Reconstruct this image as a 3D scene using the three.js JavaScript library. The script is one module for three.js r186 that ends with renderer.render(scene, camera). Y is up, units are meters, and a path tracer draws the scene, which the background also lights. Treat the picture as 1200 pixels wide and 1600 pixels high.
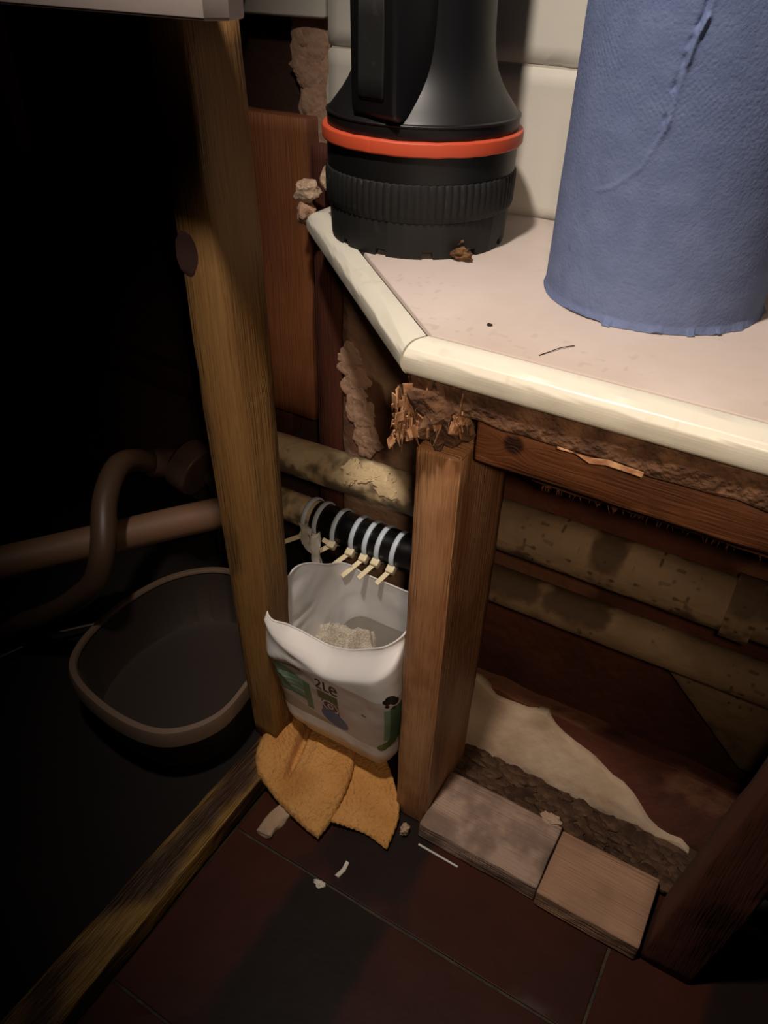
import * as THREE from 'three';
import { mergeGeometries, mergeVertices, toCreasedNormals } from 'three/addons/utils/BufferGeometryUtils.js';

// ---------------------------------------------------------------- camera, light, exposure
const scene = new THREE.Scene();
scene.background = new THREE.Color(0x000000);
const camera = new THREE.PerspectiveCamera(2 * Math.atan(800 / 1202) * 180 / Math.PI, 0.75, 0.01, 20);
camera.position.set(0, 0.56, 0);
camera.rotation.order = 'YXZ';
camera.rotation.set(THREE.MathUtils.degToRad(-36.2), THREE.MathUtils.degToRad(29.7), THREE.MathUtils.degToRad(1.8));
const renderer = new THREE.WebGLRenderer({ antialias: true });
renderer.toneMapping = THREE.LinearToneMapping;
renderer.toneMappingExposure = 1.0;
renderer.shadowMap.enabled = true;

// the hand-held work light above and left of the camera, and the weaker light of the phone that takes the picture
const lamp = new THREE.SpotLight(0xfff1e4, 1.5, 0, THREE.MathUtils.degToRad(34), 0.95, 2);
lamp.position.set(-0.175, 1.0, -0.09);
lamp.target.position.set(-0.115, 0.34, -0.45);
lamp.shadow.radius = 1.1;
const phone = new THREE.SpotLight(0xffe0c0, 0.25, 0, THREE.MathUtils.degToRad(30), 1.0, 2);
phone.position.set(0.02, 0.58, 0.0);
phone.target.position.set(-0.14, 0.29, -0.36);
phone.shadow.radius = 0.6;
for (const l of [lamp, phone]) { l.castShadow = true; l.shadow.mapSize.set(2048, 2048); l.shadow.camera.near = 0.02; scene.add(l, l.target); }


// ---------------------------------------------------------------- helpers
function rng(s) { return () => { s = (s + 0x6d2b79f5) | 0; let t = Math.imul(s ^ (s >>> 15), 1 | s); t = (t + Math.imul(t ^ (t >>> 7), 61 | t)) ^ t; return ((t ^ (t >>> 14)) >>> 0) / 4294967296; }; }
function h3(x, y, z) { let h = Math.imul(x, 374761393) ^ Math.imul(y, 668265263) ^ Math.imul(z, 2147483647 ^ 0x5bd1e995); h = Math.imul(h ^ (h >>> 13), 1274126177); h ^= h >>> 16; return (h >>> 0) / 4294967296; }
function noise(x, y, z = 0) {
  const X = Math.floor(x), Y = Math.floor(y), Z = Math.floor(z); x -= X; y -= Y; z -= Z;
  const f = t => t * t * (3 - 2 * t), u = f(x), v = f(y), w = f(z), L = (a, b, t) => a + (b - a) * t;
  return L(L(L(h3(X, Y, Z), h3(X + 1, Y, Z), u), L(h3(X, Y + 1, Z), h3(X + 1, Y + 1, Z), u), v), L(L(h3(X, Y, Z + 1), h3(X + 1, Y, Z + 1), u), L(h3(X, Y + 1, Z + 1), h3(X + 1, Y + 1, Z + 1), u), v), w) * 2 - 1;
}
function fbm(x, y, z = 0, o = 4) { let s = 0, a = 0.5; for (let i = 0; i < o; i++) { s += a * noise(x, y, z); x = x * 2.03 + 7.1; y = y * 2.03 + 3.7; z = z * 2.03 + 1.3; a *= 0.5; } return s; }
const clamp = (x, a = 0, b = 1) => Math.min(b, Math.max(a, x));
const sstep = (a, b, x) => { const t = clamp((x - a) / (b - a)); return t * t * (3 - 2 * t); };
const lerp = (a, b, t) => a + (b - a) * t;
const mix3 = (a, b, t) => [lerp(a[0], b[0], t), lerp(a[1], b[1], t), lerp(a[2], b[2], t)];
const V = (x, y, z) => new THREE.Vector3(x, y, z);

function tex(w, h, fn, srgb = true) {
  const d = new Uint8Array(w * h * 4);
  for (let j = 0; j < h; j++) for (let i = 0; i < w; i++) {
    const c = fn((i + 0.5) / w, (j + 0.5) / h), k = (j * w + i) * 4, a = typeof c === 'number' ? [c, c, c] : c;
    for (let q = 0; q < 3; q++) d[k + q] = clamp(a[q]) * 255;
    d[k + 3] = 255;
  }
  const t = new THREE.DataTexture(d, w, h);
  t.magFilter = THREE.LinearFilter; t.minFilter = THREE.LinearMipmapLinearFilter; t.generateMipmaps = true;
  t.wrapS = t.wrapT = THREE.MirroredRepeatWrapping;
  if (srgb) t.colorSpace = THREE.SRGBColorSpace;
  t.needsUpdate = true; return t;
}
// timber: u along the grain; the picture covers du x dv metres
function wood(a, b, { seed = 1, du = 0.3, dv = 0.12, knots = [], dirt = 0, dirtC = [0.35, 0.28, 0.22], rough = 0.75, bump = 0.0012, fine = 1, contrast = 1, lines = 9, clear = 0 } = {}) {
  const g = (u, v) => {
    let w = 0, k = 0;
    for (const [ku, kv, kr] of knots) { const d = Math.hypot((u - ku) * du, (v - kv) * dv) / kr; w += Math.exp(-d * d * 0.6) * Math.sign(v - kv) * 0.05; k = Math.max(k, 1 - sstep(0.55, 1.05, d)); }
    const x = u * du * 10, y = (v + w) * dv * 100;
    const warp = fbm(x * 0.7, y * 0.16, seed, 3) * 1.5;
    const ring = 0.5 + 0.5 * Math.sin((y * 0.9 + warp * 3) * lines / 9 * 2);
    const fib = noise(x * 5 * fine, y * 14, seed + 5) * 0.5 + noise(x * 12, y * 40, seed + 9) * 0.35;
    return [clamp(0.5 + (ring - 0.5) * 0.55 * contrast + fib * 0.35 + fbm(x, y * 0.25, seed + 20) * 0.5), k, fib, ring];
  };
  const map = tex(640, 320, (u, v) => {
    const [t, k] = g(u, v); let c = mix3(a, b, t); c = mix3(c, [b[0] * 0.42, b[1] * 0.34, b[2] * 0.3], k * 0.85);
    if (dirt) c = mix3(c, dirtC, dirt * sstep(-0.1, 0.5, fbm(u * du * 45, v * dv * 45, seed + 40)));
    return c;
  });
  const bm = tex(640, 320, (u, v) => { const [t, k, f, r] = g(u, v); return 0.5 - (r - 0.5) * 0.35 + f * 0.35 - k * 0.3; }, false);
  for (const t of [map, bm]) t.repeat.set(1 / du, 1 / dv);
  return new THREE.MeshPhysicalMaterial({ map, bumpMap: bm, bumpScale: bump, roughness: rough, clearcoat: clear, clearcoatRoughness: 0.35 });
}
// mottled surface: colours a..b by noise, optional third colour in patches
function mottled(a, b, { seed = 1, s = 20, c = null, cs = 8, ct = 0.1, size = 0.2, rough = 0.8, bump = 0.001, bs = 120, n = 512, speck = 0, speckC = [0.1, 0.08, 0.06] } = {}) {
  const map = tex(n, n, (u, v) => {
    const x = u * size, y = v * size;
    let q = mix3(a, b, clamp(0.5 + fbm(x * s, y * s, seed, 5) * 1.1));
    if (c) q = mix3(q, c, sstep(ct, ct + 0.18, fbm(x * cs, y * cs, seed + 11, 5)));
    if (speck) q = mix3(q, speckC, speck * sstep(0.55, 0.8, noise(x * 260, y * 260, seed + 3)) * sstep(-0.1, 0.3, fbm(x * 25, y * 25, seed + 8)));
    return q;
  });
  const bm = tex(n, n, (u, v) => 0.5 + 0.6 * fbm(u * size * bs, v * size * bs, seed + 30, 5), false);
  for (const t of [map, bm]) t.repeat.set(1 / size, 1 / size);
  return new THREE.MeshPhysicalMaterial({ map, bumpMap: bm, bumpScale: bump, roughness: rough });
}
function plain(c, rough = 0.6, extra = {}) { return new THREE.MeshPhysicalMaterial({ color: new THREE.Color().setRGB(...c, THREE.SRGBColorSpace), roughness: rough, ...extra }); }

function boxUV(g, grain = 'x') {
  if (g.index) g = g.toNonIndexed();
  const p = g.attributes.position, uv = new Float32Array(p.count * 2), a = V(), b = V(), c = V(), n = V();
  const gi = 'xyz'.indexOf(grain);
  for (let i = 0; i < p.count; i += 3) {
    a.fromBufferAttribute(p, i); b.fromBufferAttribute(p, i + 1); c.fromBufferAttribute(p, i + 2);
    n.subVectors(b, a).cross(c.clone().sub(a));
    const m = [Math.abs(n.x), Math.abs(n.y), Math.abs(n.z)], k = m.indexOf(Math.max(...m));
    const ax = [0, 1, 2].filter(q => q !== k), u = ax.includes(gi) ? gi : ax[0], v = ax.find(q => q !== u);
    [a, b, c].forEach((q, j) => { const e = q.toArray(); uv[(i + j) * 2] = e[u] + k * 0.037; uv[(i + j) * 2 + 1] = e[v] + k * 0.021; });
  }
  g.setAttribute('uv', new THREE.BufferAttribute(uv, 2)); return g;
}
function crease(g, ang = 0.7) { g.deleteAttribute('uv'); g.deleteAttribute('normal'); return toCreasedNormals(mergeVertices(g, 1e-6), ang); }
// a sawn block with worn, rounded, slightly uneven edges
function block(w, h, d, { r = 0.002, seg = 6, amp = 0.0004, freq = 60, seed = 1, grain = 'x', shape = null, ang = 0.9 } = {}) {
  const N = [w, h, d].map(l => Math.max(5, Math.min(46, Math.round(l / 0.009) + 4)));
  const ticks = N.map((n, k) => { const H = [w, h, d][k] / 2, R = Math.min(r, H * 0.9), t = [-H, -H + 0.3 * R, -H + R]; for (let i = 1; i < n - 4; i++) t.push(lerp(-H + R, H - R, i / (n - 4))); t.push(H - R, H - 0.3 * R, H); return t; });
  const g = new THREE.BoxGeometry(2, 2, 2, ticks[0].length - 1, ticks[1].length - 1, ticks[2].length - 1), p = g.attributes.position;
  const H = [w / 2, h / 2, d / 2];
  for (let i = 0; i < p.count; i++) {
    const e = [p.getX(i), p.getY(i), p.getZ(i)].map((q, k) => ticks[k][Math.round((q + 1) / 2 * (ticks[k].length - 1))]);
    const q = e.map((t, k) => clamp(t, -H[k] + Math.min(r, H[k] * 0.9), H[k] - Math.min(r, H[k] * 0.9))), dd = V(e[0] - q[0], e[1] - q[1], e[2] - q[2]), L = dd.length();
    if (L > 1e-9) dd.multiplyScalar(Math.min(r, Math.min(...H) * 0.9) / L);
    const o = V(...q).add(dd), f = freq;
    o.x += amp * fbm(o.x * f, o.y * f, o.z * f + seed, 3) * 2; o.y += amp * fbm(o.x * f + 9, o.y * f, o.z * f + seed, 3) * 2; o.z += amp * fbm(o.x * f, o.y * f + 5, o.z * f + seed, 3) * 2;
    if (shape) shape(o);
    p.setXYZ(i, o.x, o.y, o.z);
  }
  return boxUV(crease(g, ang), grain);
}
// flat plan outline [[x, z], ...] between two heights
function slab(pts, y0, y1, bevel = 0.001, grain = 'x') {
  const s = new THREE.Shape(pts.map(([x, z]) => new THREE.Vector2(x, -z)));
  const g = new THREE.ExtrudeGeometry(s, { depth: y1 - y0 - 2 * bevel, bevelEnabled: bevel > 0, bevelThickness: bevel, bevelSize: bevel, bevelOffset: -bevel, bevelSegments: 2 });
  g.rotateX(-Math.PI / 2); g.translate(0, y0 + bevel, 0); return boxUV(crease(g, 0.8), grain);
}
// upright outline [[x, y], ...] between two depths
function panel(pts, z0, z1, bevel = 0.001, grain = 'x') {
  const s = new THREE.Shape(pts.map(([x, y]) => new THREE.Vector2(x, y)));
  const g = new THREE.ExtrudeGeometry(s, { depth: Math.abs(z1 - z0) - 2 * bevel, bevelEnabled: bevel > 0, bevelThickness: bevel, bevelSize: bevel, bevelOffset: -bevel, bevelSegments: 2 });
  g.translate(0, 0, Math.min(z0, z1) + bevel); return boxUV(crease(g, 0.8), grain);
}
function tube(pts, r, seg = 80, rad = 16, closed = false) { return new THREE.TubeGeometry(new THREE.CatmullRomCurve3(pts.map(p => V(...p)), closed), seg, r, rad, closed); }
function lathe(prof, seg = 96) { return new THREE.LatheGeometry(prof.map(([r, y]) => new THREE.Vector2(r, y)), seg); }
// an irregular lump of crumbly stuff
function lump(rx, ry, rz, seed, amp = 0.35, det = 4, freq = 1.6) {
  let g = new THREE.IcosahedronGeometry(1, det); g = mergeVertices((g.deleteAttribute('uv'), g.deleteAttribute('normal'), g), 1e-5);
  const p = g.attributes.position, v = V();
  for (let i = 0; i < p.count; i++) { v.fromBufferAttribute(p, i); const k = 1 + amp * fbm(v.x * freq + seed * 3.3, v.y * freq, v.z * freq, 4) * 2; p.setXYZ(i, v.x * k * rx, v.y * k * ry, v.z * k * rz); }
  g = toCreasedNormals(g, 0.5); return boxUV(g);
}
const used = {};
function numbered(n) { const k = used[n] = (used[n] ?? -1) + 1; return k ? `${n}_${String(k).padStart(3, '0')}` : n; }
function tag(o, label, category, group, kind) { if (label) o.userData.label = label; if (category) o.userData.category = category; if (group) o.userData.group = group; if (kind) o.userData.kind = kind; return o; }
function part(name, g, m, parent) { const o = new THREE.Mesh(g, m); o.name = parent ? name : numbered(name); o.castShadow = o.receiveShadow = true; (parent || scene).add(o); return o; }
function thing(name, label, category, pos = [0, 0, 0], group) { const o = new THREE.Group(); o.name = numbered(name); o.position.set(...pos); scene.add(o); return tag(o, label, category, group); }
function solo(name, g, m, label, category, pos = [0, 0, 0], group) { const o = part(name, g, m); o.position.set(...pos); return tag(o, label, category, group); }
function struct(name, g, m) { const o = g ? part(name, g, m) : new THREE.Group(); if (!g) { o.name = name; scene.add(o); } o.userData.kind = 'structure'; return o; }
const kids = {};
function piece(name, g, m, parent) { const k = parent.name + name; kids[k] = (kids[k] ?? -1) + 1; const o = part(kids[k] ? `${name}_${String(kids[k]).padStart(3, '0')}` : name, g, m, parent); return o; }

// ---------------------------------------------------------------- materials
const M = {
  pine: wood([0.56, 0.42, 0.23], [0.44, 0.30, 0.14], { seed: 3, rough: 0.7, lines: 5, contrast: 0.5 }),
  plate: wood([0.60, 0.46, 0.21], [0.22, 0.13, 0.05], { seed: 14, rough: 0.6, lines: 11, contrast: 2, bump: 0.003 }),
  postWood: wood([0.71, 0.54, 0.39], [0.55, 0.36, 0.23], { seed: 21, rough: 0.5, lines: 5, contrast: 0.7, dirt: 0.3, dirtC: [0.42, 0.24, 0.13] }),
  railWood: wood([0.55, 0.35, 0.21], [0.40, 0.22, 0.12], { seed: 31, rough: 0.7, lines: 5, contrast: 0.6, knots: [[0.467, 0.375, 0.0065]], dirt: 0.35, dirtC: [0.22, 0.12, 0.07] }),
  sill: wood([0.70, 0.60, 0.53], [0.62, 0.51, 0.44], { seed: 44, rough: 0.9, lines: 3, contrast: 0.3, dirt: 0.75, dirtC: [0.44, 0.36, 0.31] }),
  sillClean: wood([0.68, 0.53, 0.42], [0.58, 0.43, 0.33], { seed: 47, rough: 0.85, lines: 3, contrast: 0.4, dirt: 0.25, dirtC: [0.46, 0.36, 0.28] }),
  darkWood: wood([0.34, 0.17, 0.09], [0.25, 0.11, 0.06], { seed: 52, rough: 0.7, lines: 4, contrast: 0.6 }),
  amber: wood([0.50, 0.30, 0.15], [0.36, 0.18, 0.08], { seed: 55, rough: 0.7, lines: 3, contrast: 0.5 }),
  chip: mottled([0.45, 0.32, 0.22], [0.27, 0.17, 0.105], { seed: 60, s: 90, bs: 320, bump: 0.0018, rough: 0.95, n: 768 }),
  fibre: wood([0.50, 0.30, 0.17], [0.30, 0.15, 0.07], { seed: 61, rough: 0.95, fine: 0.3, bump: 0.004, lines: 14 }),
  shard: mottled([0.80, 0.64, 0.48], [0.46, 0.28, 0.17], { seed: 63, s: 160, rough: 0.9 }),
  laminate: mottled([0.82, 0.77, 0.74], [0.75, 0.69, 0.65], { seed: 70, s: 14, rough: 0.42, bump: 0.0001, size: 0.5, n: 1024, speck: 0.12, speckC: [0.5, 0.43, 0.37] }),
  trim: mottled([0.885, 0.87, 0.815], [0.855, 0.84, 0.78], { seed: 71, s: 12, rough: 0.32, bump: 0.0001, speck: 0.12, speckC: [0.68, 0.62, 0.52] }),
  gap: plain([0.16, 0.10, 0.07], 0.95),
  tile: mottled([0.86, 0.84, 0.79], [0.82, 0.80, 0.75], { seed: 72, s: 6, rough: 0.3, bump: 0.0001 }),
  grout: mottled([0.80, 0.77, 0.71], [0.72, 0.69, 0.63], { seed: 73, s: 60, rough: 0.95 }),
  counter: mottled([0.72, 0.66, 0.63], [0.70, 0.64, 0.61], { seed: 75, s: 6, rough: 0.5, bump: 0.0001 }),
  plaster: mottled([0.72, 0.58, 0.48], [0.58, 0.45, 0.36], { seed: 80, s: 22, rough: 0.95, bump: 0.002, c: [0.42, 0.28, 0.20], cs: 16, ct: 0.14 }),
  plasterPale: mottled([0.80, 0.70, 0.60], [0.66, 0.55, 0.45], { seed: 81, s: 40, rough: 0.95, bump: 0.002 }),
  brickRed: mottled([0.38, 0.20, 0.12], [0.26, 0.12, 0.07], { seed: 82, s: 16, rough: 0.95, bump: 0.002, c: [0.44, 0.28, 0.19], cs: 10, ct: 0.22 }),
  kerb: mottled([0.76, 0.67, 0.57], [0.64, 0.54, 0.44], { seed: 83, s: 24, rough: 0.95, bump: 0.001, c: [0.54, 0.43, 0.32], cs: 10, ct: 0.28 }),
  rubble: mottled([0.36, 0.27, 0.20], [0.19, 0.13, 0.095], { seed: 84, s: 80, rough: 0.95, bump: 0.003 }),
  pipe: mottled([0.84, 0.76, 0.62], [0.74, 0.65, 0.51], { seed: 90, s: 26, rough: 0.7, bump: 0.0012, c: [0.42, 0.36, 0.27], cs: 22, ct: 0.2, speck: 0.5, speckC: [0.2, 0.15, 0.1] }),
  pipeDirty: mottled([0.58, 0.48, 0.36], [0.47, 0.38, 0.28], { seed: 91, s: 26, rough: 0.8, bump: 0.0012, c: [0.32, 0.24, 0.16], cs: 18, ct: 0.15, speck: 0.6, speckC: [0.16, 0.11, 0.07] }),
  peel: mottled([0.84, 0.76, 0.60], [0.70, 0.60, 0.44], { seed: 92, s: 90, rough: 0.8, c: [0.28, 0.27, 0.22], cs: 60, ct: 0.15 }),
  tape: plain([0.05, 0.05, 0.055], 0.28),
  strap: plain([0.80, 0.85, 0.90], 0.35),
  tieHead: plain([0.93, 0.88, 0.74], 0.45),
  rubber: plain([0.055, 0.055, 0.06], 0.46),
  rubberMat: mottled([0.07, 0.07, 0.07], [0.055, 0.055, 0.055], { seed: 96, s: 80, rough: 0.7, bump: 0.00005, bs: 900, speck: 0.35, speckC: [0.32, 0.3, 0.27] }),
  orange: plain([0.80, 0.32, 0.20], 0.5),
  bottle: plain([0.88, 0.87, 0.87], 0.4),
  lining: plain([0.92, 0.92, 0.93], 0.3),
  water: plain([0.72, 0.70, 0.66], 0.08, { transmission: 0.7, thickness: 0.03, ior: 1.33 }),
  tissue: mottled([0.90, 0.87, 0.81], [0.82, 0.78, 0.71], { seed: 97, s: 60, rough: 0.95, bump: 0.001 }),
  wisp: plain([0.90, 0.88, 0.84], 0.6, { transmission: 0.45, side: THREE.DoubleSide }),
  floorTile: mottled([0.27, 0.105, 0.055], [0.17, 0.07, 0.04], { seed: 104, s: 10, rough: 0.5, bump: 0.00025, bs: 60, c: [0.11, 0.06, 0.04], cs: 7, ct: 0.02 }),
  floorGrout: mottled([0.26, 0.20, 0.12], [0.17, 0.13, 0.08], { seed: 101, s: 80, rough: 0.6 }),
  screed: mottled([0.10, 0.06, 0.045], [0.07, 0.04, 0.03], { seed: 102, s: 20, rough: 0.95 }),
  voidWall: mottled([0.33, 0.22, 0.15], [0.24, 0.15, 0.10], { seed: 103, s: 10, rough: 0.95 }),
  tub: plain([0.24, 0.19, 0.155], 0.6, { transmission: 0.4 }),
  tubRim: plain([0.44, 0.36, 0.30], 0.5),
  waste: plain([0.50, 0.37, 0.28], 0.6),
  trap: plain([0.36, 0.28, 0.24], 0.45),
  hose: plain([0.33, 0.25, 0.19], 0.45),
  hair: plain([0.10, 0.08, 0.07], 0.6),
  debris: mottled([0.50, 0.36, 0.22], [0.26, 0.17, 0.09], { seed: 104, s: 200, rough: 0.9, bump: 0.002 }),
  highlightBead: plain([0.80, 0.78, 0.76], 0.15),  // pale gloss colour for the painted highlight on the wet edge
};

M.floorTile.specularIntensity = 0.45; M.rubble.specularIntensity = 0.4;

// ---------------------------------------------------------------- setting
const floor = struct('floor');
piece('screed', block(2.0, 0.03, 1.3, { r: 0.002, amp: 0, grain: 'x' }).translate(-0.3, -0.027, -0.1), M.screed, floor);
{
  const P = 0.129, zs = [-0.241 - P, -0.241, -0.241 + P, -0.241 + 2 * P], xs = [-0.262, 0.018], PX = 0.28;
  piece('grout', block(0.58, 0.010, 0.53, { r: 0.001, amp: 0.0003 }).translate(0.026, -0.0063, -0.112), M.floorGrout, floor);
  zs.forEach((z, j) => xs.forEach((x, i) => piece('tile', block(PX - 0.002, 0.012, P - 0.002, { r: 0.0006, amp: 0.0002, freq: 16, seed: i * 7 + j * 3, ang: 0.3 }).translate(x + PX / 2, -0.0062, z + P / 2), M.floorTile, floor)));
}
const wallBack = struct('wall_back');
piece('masonry', panel([[-1.1, -0.02], [0.45, -0.02], [0.45, 0.85], [-1.1, 0.85]], -0.68, -0.575, 0), M.voidWall, wallBack);
piece('grout', panel([[-0.372, 0.39], [0.45, 0.39], [0.45, 0.85], [-0.375, 0.85], [-0.378, 0.6], [-0.366, 0.55], [-0.382, 0.47]], -0.576, -0.5582, 0), M.grout, wallBack);
{
  for (const [x0, x1, y0, y1] of [[-0.52, -0.381, 0.5165, 0.70]]) piece('tile', block(x1 - x0, y1 - y0, 0.008, { r: 0.0022, amp: 0.0004, seed: 9 }).translate((x0 + x1) / 2, (y0 + y1) / 2, -0.5605), M.tile, wallBack);
  const edges = [-0.38, -0.252, -0.048, 0.156, 0.36];
  for (let i = 0; i < 4; i++) for (const [y0, y1] of [[0.402, 0.4993], [0.5003, 0.70], [0.701, 0.85]]) {
    const x0 = edges[i] + 0.0004, x1 = edges[i + 1] - 0.0004;
    piece('tile', block(x1 - x0, y1 - y0, 0.008, { r: 0.003, amp: 0.0002, grain: 'x', seed: i }).translate((x0 + x1) / 2, (y0 + y1) / 2, -0.5605), M.tile, wallBack);
  }
}
struct('wall_left', block(0.05, 0.87, 1.0, { amp: 0.0005 }).translate(-1.02, 0.42, -0.1), M.voidWall);
const wallNiche = struct('wall_niche');
piece('plaster', block(0.132, 0.40, 0.07, { r: 0.003, amp: 0.0016, freq: 40, seed: 4, grain: 'y' }).translate(-0.261, 0.19, -0.53), M.plaster, wallNiche);
piece('red_render', block(0.62, 0.40, 0.05, { r: 0.003, amp: 0.0014, freq: 26, seed: 8 }).translate(0.115, 0.19, -0.515), M.brickRed, wallNiche);
// low kerb along the foot of the niche, its top edge broken plaster
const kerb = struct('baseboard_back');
piece('base', block(0.62, 0.066, 0.026, { r: 0.004, amp: 0.0010, freq: 35, seed: 9, shape: o => { if (o.z > -0.008) o.z -= 0.020 * sstep(-0.03, 0.034, o.y); if (o.y > 0.012) o.y += fbm(o.x * 60, o.z * 60, 3, 4) * 0.005; } }).translate(0.12, 0.028, -0.4185), M.brickRed, kerb);  // brown base left bare on the right, in place of light falling off
piece('plaster_light_fade', block(0.26, 0.064, 0.010, { r: 0.002, amp: 0.0006, freq: 35, seed: 10, shape: o => {
  const X = o.x - 0.07, h = lerp(0.064, 0.010, sstep(-0.10, 0.055, X)) + 0.010 * fbm(X * 70, 2, 1, 4); // world x; pale skim tapers off rightwards to stand in for fading light
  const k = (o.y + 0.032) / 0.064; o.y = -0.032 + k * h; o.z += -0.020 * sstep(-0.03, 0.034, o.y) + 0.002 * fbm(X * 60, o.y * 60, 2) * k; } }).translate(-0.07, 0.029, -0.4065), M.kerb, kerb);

// ---------------------------------------------------------------- low worktop
const top = thing('worktop', 'low cream laminate worktop with rounded edge trim and a cut-off corner', 'worktop', [0, 0, 0]);
{
  const n1 = [0, 1], dA = [(-0.341 + 0.169), (-0.471 + 0.31)], lA = Math.hypot(...dA), n2 = [dA[1] / lA, -dA[0] / lA], n3 = [-1, 0];
  const nA = n2[0] < 0 ? n2 : [-n2[0], -n2[1]];
  const mit = (a, b) => { const k = 1 + a[0] * b[0] + a[1] * b[1]; return [(a[0] + b[0]) / k, (a[1] + b[1]) / k]; };
  const path = [[0.36, -0.307], [-0.1685, -0.307], [-0.3405, -0.469], [-0.3405, -0.515]], off = [n1, mit(n1, nA), mit(nA, n3), n3];
  const inset = d => path.map((p, i) => [p[0] - off[i][0] * d, p[1] - off[i][1] * d]);
  const prof = [[-0.0150, 0.3865], [-0.0150, 0.4056]];
  for (let i = 0; i <= 22; i++) { const a = Math.PI / 2 - i / 22 * Math.PI; prof.push([-0.0095 + 0.0095 * Math.cos(a), 0.3960 + 0.0096 * Math.sin(a)]); }
  for (let s = 0; s < 3; s++) {
    const N = [40, 18, 5][s], pos = [], idx = [], K = prof.length;
    for (let i = 0; i <= N; i++) {
      const t = lerp(s ? 0.0018 : 0, s < 2 ? 1 - 0.0018 : 1, i / N);
      for (const [n, y] of prof) {
        const a = [path[s][0] + off[s][0] * n, path[s][1] + off[s][1] * n], b = [path[s + 1][0] + off[s + 1][0] * n, path[s + 1][1] + off[s + 1][1] * n];
        const x = lerp(a[0], b[0], t), z = lerp(a[1], b[1], t), w = 0.0003 * fbm(x * 40, y * 90, z * 40 + s);
        pos.push(x, y + w, z + w);
      }
    }
    for (let i = 0; i < N; i++) for (let k = 0; k < K; k++) { const a = i * K + k, b = i * K + (k + 1) % K; idx.push(a, a + K, b, b, a + K, b + K); }
    for (const [o, f] of [[0, 1], [N * K, -1]]) for (let k = 1; k < K - 1; k++) idx.push(o, f > 0 ? o + k : o + k + 1, f > 0 ? o + k + 1 : o + k);
    const g = new THREE.BufferGeometry(); g.setAttribute('position', new THREE.Float32BufferAttribute(pos, 3)); g.setIndex(idx);
    piece('edge_trim', boxUV(toCreasedNormals(g, 0.6)), M.trim, top);
  }
  const back = [[-0.345, -0.555], [0.36, -0.555]];
  piece('laminate_top', slab([...inset(0.0183), ...back].reverse(), 0.392, 0.4052, 0.0006), M.laminate, top);
  piece('substrate', slab([...inset(0.0150), ...back].reverse(), 0.387, 0.4022, 0.0004), M.gap, top);
  // bare chipboard under the trim
  const core = inset(0.0065), g = [];
  piece('chipboard_core', block(0.52, 0.0165, 0.022, { r: 0.002, amp: 0.0016, freq: 80, seed: 12 }).translate(0.095, 0.3795, -0.3235), M.chip, top);
  piece('chipboard_underside', slab([...inset(0.02), ...back].reverse(), 0.3735, 0.3868, 0.001), M.chip, top);
  // water-damaged corner: swollen flakes and torn fibres
  piece('swollen_chipboard', lump(0.020, 0.023, 0.012, 5, 0.34, 5, 3.2).translate(-0.152, 0.370, -0.322), M.chip, top);
  const R = rng(77);
  for (let i = 0; i < 210; i++) {
    const fl = R() < 0.4, L = fl ? 0.004 + R() * 0.004 : 0.005 + R() * 0.012, q = fl ? block(0.003 + R() * 0.004, L, 0.0009, { r: 0.0004, amp: 0.0009, freq: 300, seed: i }) : new THREE.ConeGeometry(0.0005 + R() * 0.0011, L, 4, 2); if (!fl) q.scale(1, 1, 0.5);
    q.rotateX(Math.PI); q.rotateZ((R() - 0.5) * 0.9); q.rotateX((R() - 0.6) * 0.7); q.rotateY(R() * 6);
    const t = R(); q.translate(lerp(-0.174, -0.134, t), lerp(0.386, 0.345 + 0.02 * t, Math.sqrt(R())), lerp(-0.3085, -0.322, R()) - t * 0.002); g.push(boxUV(crease(q, 0.4)));
  }
  const f = piece('torn_fibres', mergeGeometries(g), M.shard, top); f.userData.kind = 'stuff';
  // a pale sliver peeling off the lower edge of the chipboard
  const sl = block(0.042, 0.0026, 0.0010, { r: 0.0004, amp: 0.0012, freq: 160, seed: 5, shape: o => { o.y += 0.0008 * Math.sin(o.x * 240); o.z += 0.0016 * noise(o.x * 160, 3); o.y *= 0.6 + 0.5 * noise(o.x * 240, 9); } });
  piece('splinter', sl.rotateX(-0.3).translate(-0.064, 0.3715, -0.3115), M.shard, top);
}

// ---------------------------------------------------------------- timbers under the worktop
solo('rail', block(0.47, 0.0275, 0.020, { r: 0.0022, amp: 0.0006, freq: 30, seed: 3 }).translate(0.104, 0, 0), M.railWood, 'reddish brown timber rail with dark knots under the bare chipboard edge', 'rail', [0, 0.3565, -0.3325]);
{
  const R = rng(5), g = [block(0.45, 0.018, 0.010, { r: 0.002, amp: 0.0014, freq: 70, seed: 6 })];
  for (let i = 0; i < 90; i++) { const L = 0.003 + R() * 0.007, q = new THREE.ConeGeometry(0.0005 + R() * 0.0006, L, 4, 1); q.rotateX(Math.PI); q.rotateZ((R() - 0.5) * 0.9); q.translate(-0.22 + Math.pow(R(), 1.6) * 0.4, -0.010 - R() * 0.002, 0.003 * (R() - 0.3)); g.push(boxUV(crease(q, 0.4))); }
  solo('fibreboard_strip', mergeGeometries(g), M.fibre, 'strip of rough torn fibreboard hanging below and behind the timber rail', 'fibreboard', [0.12, 0.3345, -0.351]);
}
const post = thing('timber_post', 'brown timber post standing between the milk bottle and the niche', 'post', [-0.1505, 0, -0.359]);
piece('plank', block(0.0265, 0.343, 0.079, { r: 0.0022, amp: 0.0007, freq: 30, seed: 2, grain: 'y', shape: o => { if (o.y < -0.02 && o.z < 0) o.z *= 1 - 0.22 * sstep(-0.02, -0.17, o.y); } }).translate(0, 0.1715, 0), M.postWood, post);
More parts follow.
